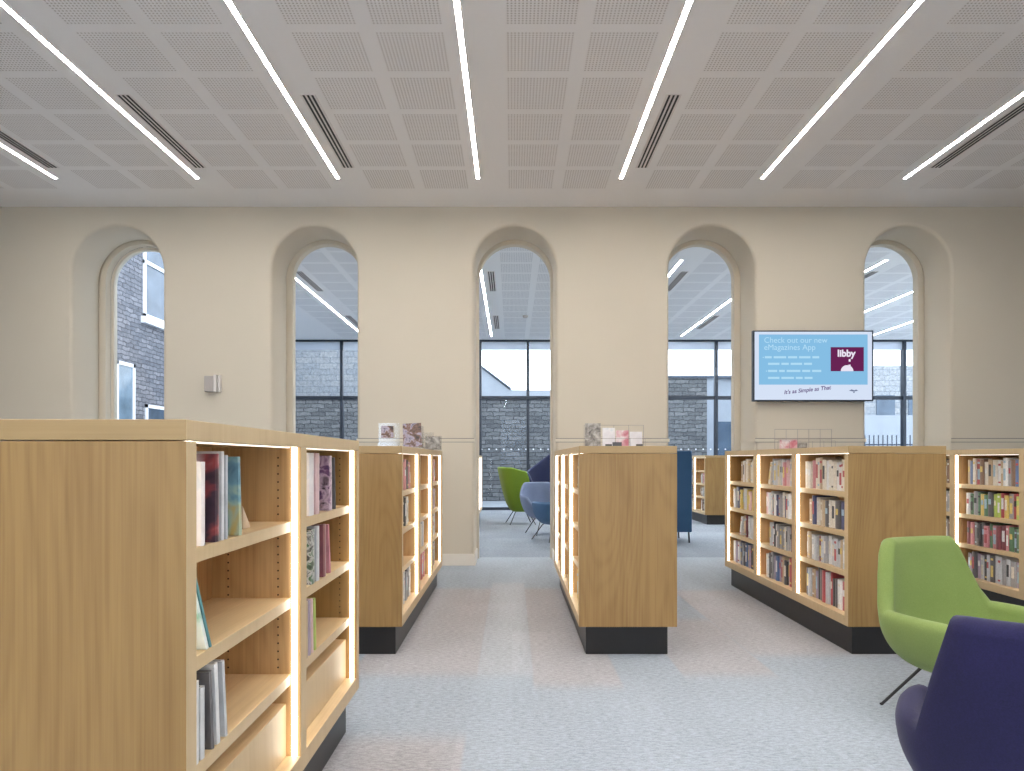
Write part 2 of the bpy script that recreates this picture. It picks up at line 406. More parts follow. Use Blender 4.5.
# curtain wall
mull = [-5.77, -4.28, -2.78, -.80, .40, 1.9, 3.4, 5.13, 6.9, 8.35, 9.85, 10.9]
fr = [(-5.8, AX1, AY1-.04, AY1+.06, 0, .07), (-5.8, AX1, AY1-.03, AY1+.05, 2.78, 2.87), (-5.8, AX1, AY1-.04, AY1+.06, CEIL-.05, CEIL)]
for i, x in enumerate(mull): fr.append((x-.035, x+.035, AY1-.08, AY1+.06, .07, CEIL-.05))
w = struct(B('window_5', 'frame_dark', *fr))
B('window_pane', 'glass', (-5.76, AX1, AY1+.005, AY1+.015, .07, CEIL-.05), parent=w)
B('window_blind', 'blind_white', *[(mull[i]+.04, mull[i+1]-.04, AY1-.02, AY1-.005, 4.03, CEIL-.05) for i in range(len(mull)-1)], parent=w)
bm = bmesh.new()
for i in range(90):
    x = -5.6+i*.186
    if x < AX1-.1: bmesh.ops.create_circle(bm, cap_ends=True, segments=8, radius=.02, matrix=Matrix.Translation((x, AY1-.001, 1.53)) @ Matrix.Rotation(PI/2, 4, 'X'))
dots = finish(bm, 'glass_manifestation', 'blind_white', w)

# ------------------------------------------------------------------ ceiling lights and vents
ORD = ['leftmost', 'second from the left', 'third from the left', 'fourth from the left', 'fifth from the left', 'sixth from the left', 'rightmost']
def ceiling_light(x, y0, y1, mat, label, group, w=.0135):
    e = empty('linear_ceiling_light', (x, (y0+y1)/2, CEIL-.0), 0, label, 'ceiling light', group)
    h = (y1-y0)/2
    B('trim_frame', 'vent_trim', (-.027, -.02, -h, h, -.010, 0), (.02, .027, -h, h, -.010, 0), (-.027, .027, -h-.008, -h, -.010, 0), (-.027, .027, h, h+.008, -.010, 0), parent=e)
    B('diffuser', mat, (-w, w, -h, h, -.007, 0), parent=e)
names = ['leftmost long white strip light in the main room ceiling', 'second strip light from the left in the main ceiling', 'third strip light from the left, beside a black vent',
         'strip light just left of centre with no vent beside it', 'strip light right of centre with a black vent on its right', 'strip light second from the right, no vent beside it', 'rightmost strip light in the main ceiling, above the screen end']
names[2] = 'third strip light from the left in the main ceiling, leaning right'
LX = [-4.89, -3.37, -1.865, -.364, 1.168, 2.68, 4.21]
names = ['long white strip light at the far left of the main ceiling', 'long strip light at upper left, left of the second black vent',
         'long strip light left of centre beside the third black vent', 'long strip light nearest the centre, pointing at the middle arch',
         'long strip light right of centre with a vent on its right', 'long strip light second from right with no vent beside it', 'long strip light at the far right of the main ceiling']
for x, nm in zip(LX, names): ceiling_light(x, -4.6, 7.32, 'led_ceiling', nm, 'strip lights in the main room ceiling')
far = [(-3.6, 'annex strip light seen through the second arch from left'), (-2.05, 'annex strip light hidden behind the pier left of middle arch'), (-.5, 'annex strip light seen through the middle arch'),
       (1.03, 'annex strip light behind the pier right of the middle arch'), (2.56, 'short bright end of annex strip light, upper left of fourth arch'), (4.12, 'annex strip light crossing the right side of the fourth arch'),
       (5.65, 'topmost annex strip light seen through the arch beside the screen'), (7.18, 'middle annex strip light seen through the arch beside the screen'), (8.72, 'lowest annex strip light seen through the arch beside the screen')]
for x, nm in far: ceiling_light(x, 10.3, 16.6, 'led_annex', nm, 'strip lights in the annex ceiling', .012)
def vent(x, y0, y1, label, group, n=3):
    e = empty('ceiling_vent', (x, (y0+y1)/2, CEIL), 0, label, 'air vent', group); h = (y1-y0)/2; w = .052
    B('frame', 'vent_trim', (-w-.012, w+.012, -h-.01, h+.01, -.004, 0), parent=e)
    for k in range(n):
        c = (k-(n-1)/2)*.036; B('slot', 'slot_dark', (c-.008, c+.008, -h, h, -.008, -.001), parent=e)
for x, nm in zip([-4.74, -3.22, -1.69, 1.34, 4.37], ['black slot vent at the far left edge of the main ceiling', 'black slot vent beside the second strip light from left', 'black slot vent beside the third strip light from left',
        'black slot vent right of centre above the fourth arch', 'black slot vent at the far right of the main ceiling']):
    vent(x, 5.652, 7.047, nm, 'slot vents in the main ceiling')
for x, a, b, nm in [(-3.42, 10.95, 12.2, 'slot vent above the strip light in the second arch'), (-3.44, 14.3, 15.7, 'lower slot vent at the right of the second arch'), (-.34, 10.95, 12.2, 'upper slot vent in the middle arch'), (-.34, 14.3, 15.7, 'lower faint slot vent in the middle arch'),
                    (2.77, 10.95, 12.2, 'slot vent at the upper left of the fourth arch'), (4.29, 14.3, 15.7, 'slot vent beneath the long light in the fourth arch'), (5.82, 10.95, 12.2, 'slot vent at upper left of the arch beside the screen'), (7.35, 14.3, 15.7, 'slot vent between lights in the arch beside the screen')]:
    vent(x, a, b, nm, 'slot vents in the annex ceiling')
e = empty('smoke_detector', (.28, 14.3, CEIL), 0, 'small round smoke detector on annex ceiling in middle arch', 'smoke detector')
bm = bmesh.new(); bmesh.ops.create_cone(bm, cap_ends=True, segments=20, radius1=.045, radius2=.06, depth=.04, matrix=Matrix.Translation((0,0,-.022))); finish(bm, 'body', 'device_gray', e)

# ------------------------------------------------------------------ bookcases
BH, BW = 1.35, .63
EP, DV, BAY = .05, .065, .77
def bookcase(x0, y0, nb, label, lit, holes=False, riser=False, name='bookcase'):
    """x0 = left face, lit = side (+1 right / -1 left) whose bays are in view"""
    L = 2*EP+nb*BAY+(nb-1)*DV
    e = empty(name, (x0+BW/2, y0, 0), 0, label, 'bookcase', 'oak bookcases with lit shelves')
    h = BW/2
    B('plinth', 'plinth_black', (-h+.05, h-.05, .05, L-.05, 0, .188), parent=e)
    B('base_board', 'oak_shelf', (-h, h, EP, L-EP, .188, .25), parent=e, lip='oak_lip_glow', bev=.002)
    B('top_panel', 'oak_top', (-h, h, -.001, L+.001, 1.304, BH), parent=e, lip='oak_lip_glow', bev=.002)
    B('end_panel', 'oak_end', (-h, h, 0, EP, .188, 1.3015), parent=e, lip='oak_lip_glow', bev=.0015)
    B('end_panel', 'oak_end', (-h, h, L-EP, L, .188, 1.3015), parent=e, lip='oak_lip_glow', bev=.0015)
    B('back_panel', 'oak_back', (-.012, .012, EP, L-EP, .25, 1.304), parent=e)
    zs = [.53, .79, 1.05]
    for b in range(nb):
        a = EP+b*(BAY+DV); c = a+BAY
        for s in (-1, 1):
            for k, z in enumerate(zs):
                B('shelf', 'oak_shelf', (min(s*.012, s*(h-.035)), max(s*.012, s*(h-.035)), a, c, z-.036, z), parent=e, lip='oak_lip_glow', bev=.0012)
            if riser:
                B('riser_box', 'oak_shelf', (min(s*.012, s*(h-.05)), max(s*.012, s*(h-.05)), a, c, .25, .43), parent=e, lip='oak_lip_glow', bev=.002)
        s = lit
        xx = sorted((s*(h-.030), s*(h-.013)))
        B('light_strip', 'led_shelf', (xx[0], xx[1], c-.006, c, .251, 1.303), parent=e)
        B('light_strip', 'led_shelf', (xx[0], xx[1], a, a+.006, .251, 1.303), parent=e)
        xx = sorted((s*(h-.040), s*(h-.032)))
        B('light_strip', 'led_shelf_top', (xx[0], xx[1], a+.02, c-.02, 1.300, 1.304), parent=e)
        if b < nb-1:
            B('divider', 'oak_upright', (-h, h, c, c+DV, .25, 1.304), parent=e, lip='oak_lip_glow', bev=.0015)
        if holes:
            bm = bmesh.new()
            for y, d in ((c-.0004, 1), (a+.0004, -1)):
                for xo in (.055, .225):
                    for k in range(30):
                        z = .47+k*.0275
                        if any(zz-.045 < z < zz+.008 for zz in zs): continue
                        bmesh.ops.create_cone(bm, cap_ends=True, segments=8, radius1=.0032, radius2=.0032, depth=.001, matrix=Matrix.Translation((s*(.0+xo+.012), y, z)) @ Matrix.Rotation(PI/2, 4, 'X'))
            o = finish(bm, 'peg_holes', 'hole_dark', e); o['kind'] = 'stuff'
    return e
CASES = {
 'near': bookcase(-1.35, 1.51, 2, 'large oak bookcase cut by the left edge, nearest the camera', 1, True, True),
 'left': bookcase(-1.336, 4.385, 3, 'oak bookcase left of centre, behind the nearest one, magazines on top', 1),
 'mid': bookcase(.43, 4.385, 3, 'oak bookcase with plain end panel standing in the centre', -1),
 'right': bookcase(2.158, 4.385, 3, 'oak bookcase right of centre, three full bays facing left', -1),
 'edge': bookcase(3.91, 4.385, 3, 'oak bookcase at the right edge behind the green armchair', -1),
 'annexr': bookcase(3.76, 13.3, 3, 'small-looking oak bookcase far off through the fourth arch', -1),
 'annexl': bookcase(-1.28, 12.35, 3, 'far bookcase seen as a glowing strip at left of middle arch', 1),
}


# ------------------------------------------------------------------ books
PAL = {'cream': (232,220,200), 'white': (236,234,232), 'pink': (226,182,184), 'rose': (206,120,128), 'red': (176,46,52), 'maroon': (110,36,44), 'orange': (214,130,64), 'yellow': (222,190,84),
       'lime': (170,196,70), 'green': (66,112,72), 'teal': (60,128,132), 'blue': (60,92,150), 'navy': (40,44,86), 'purple': (120,70,150), 'mauve': (160,140,166), 'gray': (146,144,146), 'silver': (196,198,202),
       'charcoal': (66,62,64), 'black': (30,28,30), 'brown': (112,78,56), 'tan': (190,160,120), 'skyblue': (150,186,206)}
for k, v in PAL.items():
    t = NT('cover_'+k); n_ = t.noise(t.coord(), 14, 3); c = lin(*[q+(255-q)*.22 for q in v])
    MATS['cover_'+k] = t.bsdf(t.ramp(n_, [(.35, tuple(q*.8 for q in c[:3])+(1,)), (.65, c)]), .35)
LABELC = ['cover_white', 'cover_cream', 'cover_black', 'cover_yellow', 'cover_red', 'cover_skyblue']
def book_mesh(kind):
    """unit book: spine towards -x at x=0, depth along +x (1), thickness y 0..1, height z 0..1"""
    bm = bmesh.new()
    t = .09
    # cover wraps spine and both boards; the spine is slightly rounded
    n = 5; prof = []
    for i in range(n+1):
        a = i/n; prof.append((-.035*math.sin(PI*a), a))
    outer = [(1, 0)] + prof + [(1, 1)]; inner = [(1, 1-t), (.05, 1-t), (.05, t), (1, t)]
    ring = outer + inner
    lo = [bm.verts.new((p[0], p[1], 0)) for p in ring]; hi = [bm.verts.new((p[0], p[1], 1)) for p in ring]
    for k in range(len(ring)):
        j = (k+1) % len(ring); bm.faces.new((lo[k], lo[j], hi[j], hi[k]))
    bm.faces.new(lo); bm.faces.new(list(reversed(hi)))
    box(bm, .05, .97, t, 1-t, .012, .988, mi=1)
    # title block / bands printed on the spine
    bands = {0: [(.35,.8)], 1: [(.78,.86), (.1,.16)], 2: [(.2,.62), (.82,.9)], 3: [(.5,.72)], 4: []}[kind]
    for a, b in bands: box(bm, -.0385, -.02, .24, .76, a, b, mi=2)
    me = bpy.data.meshes.new('book'); bmesh.ops.recalc_face_normals(bm, faces=bm.faces[:]); bm.to_mesh(me); bm.free()
    for m in ('cover_white', 'page_white', 'cover_black'): me.materials.append(MATS[m])
    return me
BM = [book_mesh(i) for i in range(5)]
proto = [bpy.data.objects.new('book', m) for m in BM]
NUM = ['first','second','third','fourth','fifth','sixth','seventh','eighth','ninth','tenth','eleventh','twelfth','thirteenth','fourteenth','fifteenth','sixteenth','seventeenth','eighteenth','nineteenth','twentieth',
       'twenty-first','twenty-second','twenty-third','twenty-fourth','twenty-fifth','twenty-sixth']
SH = ['top', 'second', 'third', 'bottom']
COUNT = [0]
def place_book(case, lit, y, z, th, ht, dp, col, setb, lean, into=None):
    k = R.randrange(5)
    o = proto[k].copy() if into is None else None
    e = CASES[case]; h = BW/2
    lab = R.choice([c for c in LABELC if c != 'cover_'+col])
    M = Matrix.Translation((e.location.x + lit*(h-setb), e.location.y+y, z))
    if lean: M = M @ Matrix.Rotation(lean, 4, 'X')
    if lit > 0: M = M @ Matrix.Translation((0, th, 0)) @ Matrix.Rotation(PI, 4, 'Z')
    M = M @ Matrix.Diagonal((dp, th, ht, 1))
    if into is not None:
        bm, mi = into
        b2 = bmesh.new(); b2.from_mesh(BM[k]); bmesh.ops.transform(b2, matrix=M, verts=b2.verts[:])
        for f in b2.faces: f.material_index = {0: mi, 1: 0, 2: 1}[f.material_index]
        me = bpy.data.meshes.new('t'); b2.to_mesh(me); b2.free(); bm.from_mesh(me); bpy.data.meshes.remove(me); return
    C.objects.link(o)
    o.matrix_world = M
    for i, m in ((0, 'cover_'+col), (2, lab)): o.material_slots[i].link = 'OBJECT'; o.material_slots[i].material = MATS[m]
    COUNT[0] += 1
    return o
FLOORZ = [1.05, .79, .53, .25]; CLEAR = [.235, .215, .215, .235]
def fill(case, lit, bay, row, pal, where, y_from=0.0, y_to=BAY, tmin=.022, tmax=.05, hs=(.70, .92), stuff=None, lean_last=False, gapp=.0, casename='', bayname='', leftfar=True):
    """one shelf of books; where = words for the label"""
    base = EP+bay*(BAY+DV)
    y = base+max(y_from, .012); end = base+min(y_to, BAY-.012)
    items = []
    while True:
        th = R.uniform(tmin, tmax)
        if y+th > end: break
        if R.random() < gapp: y += R.uniform(.03, .07); continue
        ht = CLEAR[row]*R.uniform(*hs); dp = R.uniform(.13, .17)
        items.append((y, th, ht, dp, R.choice(pal))); y += th+.0012
    if not stuff and R.random() < .55:
        a = R.uniform(.12, .3); th = R.uniform(tmin, tmin+.012); ht = CLEAR[row]*R.uniform(.8, .9)
        yy = y+ht*math.sin(a)+.001
        if yy+th*math.cos(a) < base+BAY-.012: items.append((yy, th, ht, .15, R.choice(pal), a))
    n = len(items)
    for i, it in enumerate(items):
        y, th, ht, dp, col = it[:5]; lean = it[5] if len(it) > 5 else 0
        o = place_book(case, lit, y, FLOORZ[row]+.0005, th, ht, dp, col, R.uniform(.052, .075), lean, stuff[0:1]+(stuff[1][col],) if stuff else None)
        if o:
            idx = n-1-i if leftfar else i
            size = 'thin' if th < .032 else ('thick' if th > .045 else 'plain')
            tag(o, '%s %s book, %s from left, %s shelf, %s, %s' % (size, col, NUM[min(idx, 25)], SH[row], bayname, casename), 'book', 'books in the %s' % casename)
P4 = [['pink','cream','white','pink','rose','cream','tan','silver','charcoal','cream'],
      ['silver','charcoal','yellow','tan','gray','pink','white','navy','cream','black'],
      ['white','silver','tan','maroon','gray','cream','black','white','silver'],
      ['black','mauve','gray','red','white','navy','blue','silver','green','tan','charcoal']]
BN = ['near bay', 'middle bay', 'far bay']
# (case right) widths in the photo: far bays are partly empty towards the left side
lim = {(0,0): (0,.74), (1,0): (0,.55), (2,0): (0,.50), (0,1): (0,.70), (1,1): (0,.72), (2,1): (0,.76), (0,2): (0,.76), (1,2): (0,.60), (2,2): (0,.50), (0,3): (0,.76), (1,3): (0,.74), (2,3): (0,.76)}
for b in range(3):
    for r in range(4):
        a, c = lim[(b, r)]
        fill('right', -1, b, r, P4[r], '', a, c, tmin=.032, tmax=.058, hs=(.80,.97), casename='bookcase right of centre', bayname=BN[b])
P5 = [['teal','white','tan','charcoal','orange','red','cream','blue','gray','brown'], ['charcoal','green','yellow','gray','red','lime','navy','white','brown'],
      ['rose','maroon','mauve','gray','green','white','charcoal','pink','tan'], ['mauve','gray','white','black','charcoal','purple','silver']]
for r in range(4):
    fill('edge', -1, 1, r, P5[r], '', 0, .74, tmin=.032, tmax=.058, hs=(.82,.97), casename='right-edge bookcase', bayname='middle bay')
# left bookcase: a few books per shelf at the near side of each bay
PL = ['white','charcoal','cream','rose','silver','black','pink','gray']
for (b, r, a, c, p) in [(0,0,.2,.62,['white','charcoal','rose']), (0,1,.2,.6,['cream','black','white']), (0,3,.15,.70,['charcoal','white','gray']), (1,2,.3,.66,['white','silver','cream']), (1,3,.25,.72,['tan','gray','red','rose','maroon']),
                     (2,0,.3,.74,['rose','pink']), (2,1,.3,.74,['mauve','pink']), (2,2,.35,.74,['gray','silver']), (2,3,.3,.74,['gray','charcoal'])]:
    fill('left', 1, b, r, p, '', a, c, tmin=.034, tmax=.058, hs=(.82,.97), casename='left rear bookcase', bayname=BN[b], leftfar=False)
for (b, r, a, c, p) in [(1,0,.2,.6,['mauve','gray','rose']), (1,3,.2,.65,['maroon','charcoal','mauve']), (0,0,.25,.6,['gray','charcoal']), (0,1,.3,.6,['tan','gray']), (0,2,.25,.55,['white','tan','gray']), (0,3,.3,.62,['lime','yellow','lime'])]:
    fill('mid', -1, b, r, p, '', a, c, tmin=.034, tmax=.058, hs=(.82,.97), casename='central bookcase', bayname=BN[b])
# books seen only as slivers far away: one mass each
def mass(name, case, lit, cells, label):
    bm = bmesh.new(); cols = ['cream','silver','charcoal','rose','tan','gray','white','brown']
    mi = {c: i+2 for i, c in enumerate(cols)}
    for b, r, a, c in cells: fill(case, lit, b, r, cols, '', a, c, tmin=.024, tmax=.05, hs=(.8,.97), stuff=(bm, mi))
    o = finish(bm, name, ['page_white', 'cover_white']+['cover_'+c for c in cols]); tag(o, label, 'books', kind='stuff')
mass('books', 'annexr', -1, [(0,0,.1,.2),(0,1,0,.45),(0,2,0,.5),(0,3,0,.5),(1,0,0,.5),(1,1,0,.6),(1,2,0,.6),(1,3,0,.6)], 'mixed books in the distant annex bookcase through fourth arch')
mass('books', 'edge', -1, [(2,0,0,.75),(2,1,0,.75),(2,2,0,.75),(2,3,0,.75),(0,0,0,.6),(0,1,0,.75),(0,2,0,.7),(0,3,0,.7)], 'mixed books in the outer bays of the right-edge bookcase')

# near bookcase: larger picture books, cover and pages modelled apart
def big_book(y, z, th, ht, dp, cover, pages, lean, label, setb=.03, group='picture books in the nearest bookcase'):
    e = CASES['near']; h = BW/2
    t = empty('picture_book', (e.location.x+h-setb, e.location.y+y, z), 0, label, 'book', group)
    t.rotation_euler = (lean, 0, 0)
    bm = bmesh.new(); w = min(.003, th*.2)
    prof = [(-dp, 0), (0, 0), (.002, th*.25), (.003, th*.5), (.002, th*.75), (0, th), (-dp, th)]
    inn = [(-dp, th-w), (-.006, th-w), (-.006, w), (-dp, w)]
    ring = prof+inn; lo = [bm.verts.new((p[0], p[1], 0)) for p in ring]; hi = [bm.verts.new((p[0], p[1], ht)) for p in ring]
    for k in range(len(ring)):
        j = (k+1) % len(ring); bm.faces.new((lo[k], lo[j], hi[j], hi[k]))
    bm.faces.new(lo); bm.faces.new(list(reversed(hi)))
    finish(bm, 'cover', cover, t)
    B('pages', pages, (-dp+.004, -.006, w, th-w, .003, ht-.003), parent=t)
    return t
L1 = -.03
bays = [EP, EP+BAY+DV]
NB = [ # bay, y offset, z, thickness, height, depth, material, lean, label
 (0,.100,1.05,.022,.205,.17,'art_pearl',0,'white picture book first on the top shelf of the nearest bookcase'),
 (0,.178,1.05,.026,.225,.20,'art_crimson',.0,'dark red and black picture book on top shelf, nearest bookcase'),
 (0,.218,1.05,.014,.232,.20,'cover_white',.0,'tall white-spined book beside the dark red one on top shelf'),
 (0,.243,1.05,.012,.222,.17,'cover_silver',.0,'thin silver book against the blue landscape book'),
 (0,.335,1.05,.016,.218,.20,'art_lake',.06,'blue and green landscape-covered book ending the top shelf row'),
 (0,.130,.79,.012,.200,.19,'art_mint',.42,'pale mint book leaning left on the second shelf, nearest bookcase'),
 (0,.150,.79,.008,.210,.19,'cover_teal',.42,'thin teal-edged book leaning left on the second shelf'),
 (0,.055,.53,.034,.198,.22,'cover_white',.0,'broad white book first on the third shelf, nearest bookcase'),
 (0,.098,.53,.022,.175,.19,'cover_silver',.0,'short silver book second on the third shelf, nearest bookcase'),
 (0,.160,.53,.014,.200,.18,'cover_charcoal',.08,'charcoal book third on the third shelf, nearest bookcase'),
 (0,.190,.53,.020,.210,.18,'cover_white',.08,'white-spined book fourth on the third shelf, nearest bookcase'),
 (0,.240,.53,.014,.205,.18,'cover_silver',.10,'pale silver book ending the row on the third shelf, nearest bookcase'),
 (1,.150,1.05,.060,.236,.18,'art_pearl',0,'pale book first on the top shelf of the second lit bay'),
 (1,.235,1.05,.050,.236,.18,'cover_pink',0,'pale pink book beside the patterned one in second lit bay'),
 (1,.430,1.05,.045,.226,.19,'art_mauve',.03,'navy and mauve patterned book on top shelf, second lit bay'),
 (1,.520,1.05,.012,.220,.14,'cover_charcoal',.08,'thin dark book leaning at the row end, second bay top'),
 (1,.170,.79,.050,.205,.18,'art_jungle',0,'black green and gray patterned book on second shelf, second bay'),
 (1,.245,.79,.040,.212,.17,'cover_silver',0,'silver spine beside the jungle patterned book, second bay'),
 (1,.340,.79,.040,.210,.16,'cover_maroon',.02,'maroon book on the second shelf of the second lit bay'),
 (1,.440,.79,.012,.205,.15,'cover_rose',.14,'rose leaflet leaning on the second shelf of second lit bay'),
 (1,.070,.53,.030,.205,.17,'cover_white',0,'white book first on third shelf of the second lit bay'),
 (1,.110,.53,.026,.208,.16,'cover_tan',.0,'tan book on the third shelf of the second lit bay'),
 (1,.150,.53,.020,.206,.16,'cover_mauve',.03,'mauve spine on the third shelf of the second lit bay'),
 (1,.185,.53,.020,.204,.16,'cover_pink',.04,'pink spine on the third shelf of the second lit bay'),
 (1,.225,.53,.016,.200,.15,'cover_lime',.06,'lime-edged book ending the third shelf of second lit bay')]
for (b, yo, z, th, ht, dp, m, lean, lab) in NB:
    big_book(bays[b]+yo, z+.0008, th, ht, dp, m, 'page_white', lean, lab, .036)

bm = bmesh.new()      # small triangular wooden bookend
v = [bm.verts.new(p) for p in ((0,0,0),(0,.11,0),(0,.0,.12),(-.06,0,0),(-.06,.11,0),(-.06,.0,.12))]
for q in ((0,1,2),(3,5,4),(0,3,4,1),(1,4,5,2),(2,5,3,0)): bm.faces.new([v[i] for i in q])
bmesh.ops.bevel(bm, geom=bm.edges[:], offset=.003, segments=2, affect='EDGES')
o = finish(bm, 'bookend', 'cover_tan'); o.location = (-.812, 2.06, 1.0505); o.scale = (.55, .6, .6); tag(o, 'small tan wedge-shaped bookend behind the books on top shelf', 'bookend')

# ------------------------------------------------------------------ screen on the wall
tv = empty('wall_screen', (3.555, WY-.005, 2.372), 0, 'wall-mounted flat screen showing a light blue library slide', 'screen')
sw, sh_ = .712, .418
dy = -.09
B('housing', 'frame_dark', (-sw, sw, dy, dy+.05, -sh_, sh_), parent=tv, bev=.004)
B('wall_bracket', 'frame_dark', (-.25, .25, dy+.05, 0, -.2, .2), parent=tv)
emit('screen_white', lin(214,226,246), .8); emit('screen_blue', lin(134,190,228), .8); emit('screen_maroon', lin(104,36,84), .8)
emit('screen_pale', lin(176,220,244), .8); emit('screen_text', lin(182,222,246), .8); emit('screen_logo', lin(236,228,244), .8); emit('screen_purple', lin(92,62,120), .8); emit('screen_graph', lin(110,120,150), .8)
SX = lambda px: (px-63-(970-63)/2)/(970-63)*2*sw      # slide layout measured in the zoomed view, in screen widths
SZ = lambda py: -((py-55)-(573-55)/2)/(573-55)*2*sh_
def sr(name, mat, x0, x1, z0, z1, d): return B(name, mat, (SX(x0), SX(x1), dy-d, dy-d+.001, SZ(z1), SZ(z0)), parent=tv)
sr('display', 'screen_white', 76, 958, 65, 563, .002)
sr('slide_panel', 'screen_blue', 108, 925, 85, 452, .003)
sr('logo_card', 'screen_maroon', 647, 896, 178, 354, .004)
def text(s, name, mat, x, z, size, d=.006, rot=0, shear=0, bold=0):
    cu = bpy.data.curves.new(name, 'FONT'); cu.body = s; cu.size = size; cu.shear = shear; cu.offset = bold; cu.extrude = .0004
    cu.materials.append(MATS[mat]); o = bpy.data.objects.new(name, cu); C.objects.link(o); o.parent = tv
    o.rotation_euler = (PI/2, -rot, 0); dg = bpy.context.evaluated_depsgraph_get()
    me = bpy.data.meshes.new_from_object(o.evaluated_get(dg)); bpy.data.objects.remove(o)
    o = bpy.data.objects.new(name, me); C.objects.link(o); o.parent = tv
    o.location = (SX(x), dy-d, SZ(z)); o.rotation_euler = (PI/2, -rot, 0); return o
text('Check out our new', 'slide_heading', 'screen_text', 145, 146, .094)
text('eMagazines App', 'slide_heading', 'screen_text', 145, 198, .094)
text('libby', 'logo_text', 'screen_logo', 697, 246, .112, bold=.004)
text("It's as Simple as That", 'slide_caption', 'screen_purple', 296, 522, .066, rot=math.radians(6), shear=.25, bold=.001)
bm = bmesh.new()
for row, (z, a, words) in enumerate([(252, 152, [.12,.22,.16,.2,.12]), (300, 176, [.2,.13,.2,.14]), (352, 176, [.16,.1,.24,.14,.16]), (403, 176, [.2,.22,.12,.14])]):
    x = a
    for wv in words:
        x1 = x+wv*430; box(bm, SX(x), SX(x1), dy-.005, dy-.004, SZ(z+8), SZ(z-8)); x = x1+14
    if row in (0, 2): box(bm, SX(a-16), SX(a-8), dy-.005, dy-.004, SZ(z+5), SZ(z-3))
finish(bm, 'slide_lines', 'screen_pale', tv)
bm = bmesh.new()
pts = [(SX(770)+.075*math.cos(PI*i/14), SZ(354)+.075*math.sin(PI*i/14)*.95) for i in range(15)]
bm.faces.new([bm.verts.new((p[0], dy-.0055, p[1])) for p in pts]); box(bm, SX(780), SX(796), dy-.006, dy-.005, SZ(325), SZ(306)); box(bm, SX(782), SX(796), dy-.006, dy-.005, SZ(284), SZ(266))
finish(bm, 'logo_dome', 'screen_logo', tv)
bm = bmesh.new()
for pl in ([(784,497),(806,486),(822,494),(840,488),(854,496),(822,502)], [(812,504),(832,504),(822,514)]):
    bm.faces.new([bm.verts.new((SX(p[0]), dy-.0035, SZ(p[1]))) for p in pl])
finish(bm, 'crest_mark', 'screen_graph', tv)

# wall sensor
e = empty('wall_sensor', (-3.55, WY, 2.07), 0, 'small white sensor box on the wall between first two arches', 'sensor')
B('body', 'device_gray', (-.09, .015, -.085, 0, 0, .185), parent=e, bev=.006)
B('front_cover', 'device_white', (.015, .05, -.075, 0, -.0, .20), (.066, .085, -.05, 0, .0, .20), (.05, .066, -.03, 0, .01, .19), parent=e, bev=.003)

# ------------------------------------------------------------------ chairs
def sstep(a, b, x):
    x = max(0, min(1, (x-a)/(b-a))); return x*x*(3-2*x)
def shell(bm, P, n=64, m=16):
    """padded bucket: outer skin, half-round rim, inner skin; rim height and plan vary with the angle from the back (+y)"""
    def pt(ph, v):
        a = abs((ph+PI) % (2*PI)-PI); d = math.degrees(a); dx, dy_ = math.sin(ph), math.cos(ph)
        hb, ha, hf = P['hb'], P['ha'], P['hf']
        k1 = sstep(P['c0'], P['c1'], d); k2 = sstep(P['f0'], P['f1'], d)
        h = hb+(ha-hb)*k1; h = h+(hf-h)*k2
        ex = P.get('ex', 2.6); A = P['w']; Bq = P['db'] if dy_ > 0 else P['df']
        r = 1/((abs(dx)/A)**ex+(abs(dy_)/Bq)**ex)**(1/ex); rt = r*(1+P['flare']*(1-k2)); top = max(0, h-ha)/(hb-ha+1e-6)
        p0 = Vector((dx*r*.34, dy_*r*.36, P['zb'])); p1 = Vector((dx*r*.80, dy_*r*.80, P['zb']))
        p2 = Vector((dx*r*1.04, dy_*r*1.03, P['zb']+.16)); p3 = Vector((dx*rt, dy_*rt, h))
        p3.x *= 1-P['narrow']*top; p3.y += P['rake']*top
        return ((1-v)**3)*p0+3*v*(1-v)**2*p1+3*v*v*(1-v)*p2+v**3*p3
    th = P.get('th', .055); cols = []; na = 7
    for i in range(n):
        ph = 2*PI*i/n; col = []; e = 1e-3
        def fr(v):
            p = pt(ph, v); dv = (pt(ph, min(1, v+e))-pt(ph, max(0, v-e))).normalized(); du = (pt(ph+e, v)-pt(ph-e, v)).normalized()
            nn = du.cross(dv); nn.normalize()
            if nn.dot(Vector((math.sin(ph), math.cos(ph), 0))) < 0: nn = -nn
            return p, nn, dv
        for k in range(m+1): col.append(fr(k/m)[0])
        p, nn, dv = fr(1.0)
        up = (Vector((0,0,1))-nn*nn.z).normalized()*.7+dv*.3; up.normalize()
        for k in range(1, na):
            a = PI*k/na; col.append(p-nn*(th/2)+nn*(th/2)*math.cos(a)+up*(th/2)*math.sin(a))
        for k in range(m, int(m*.34), -1):
            p, nn, dv = fr(k/m); col.append(p-nn*th)
        cols.append([bm.verts.new(q) for q in col])
    L = len(cols[0])
    for i in range(n):
        a, b = cols[i], cols[(i+1)%n]
        for k in range(L-1):
            f = bm.faces.new((a[k], b[k], b[k+1], a[k+1])); f.smooth = True
    bm.faces.new([c[0] for c in cols]); bm.faces.new([c[-1] for c in cols])
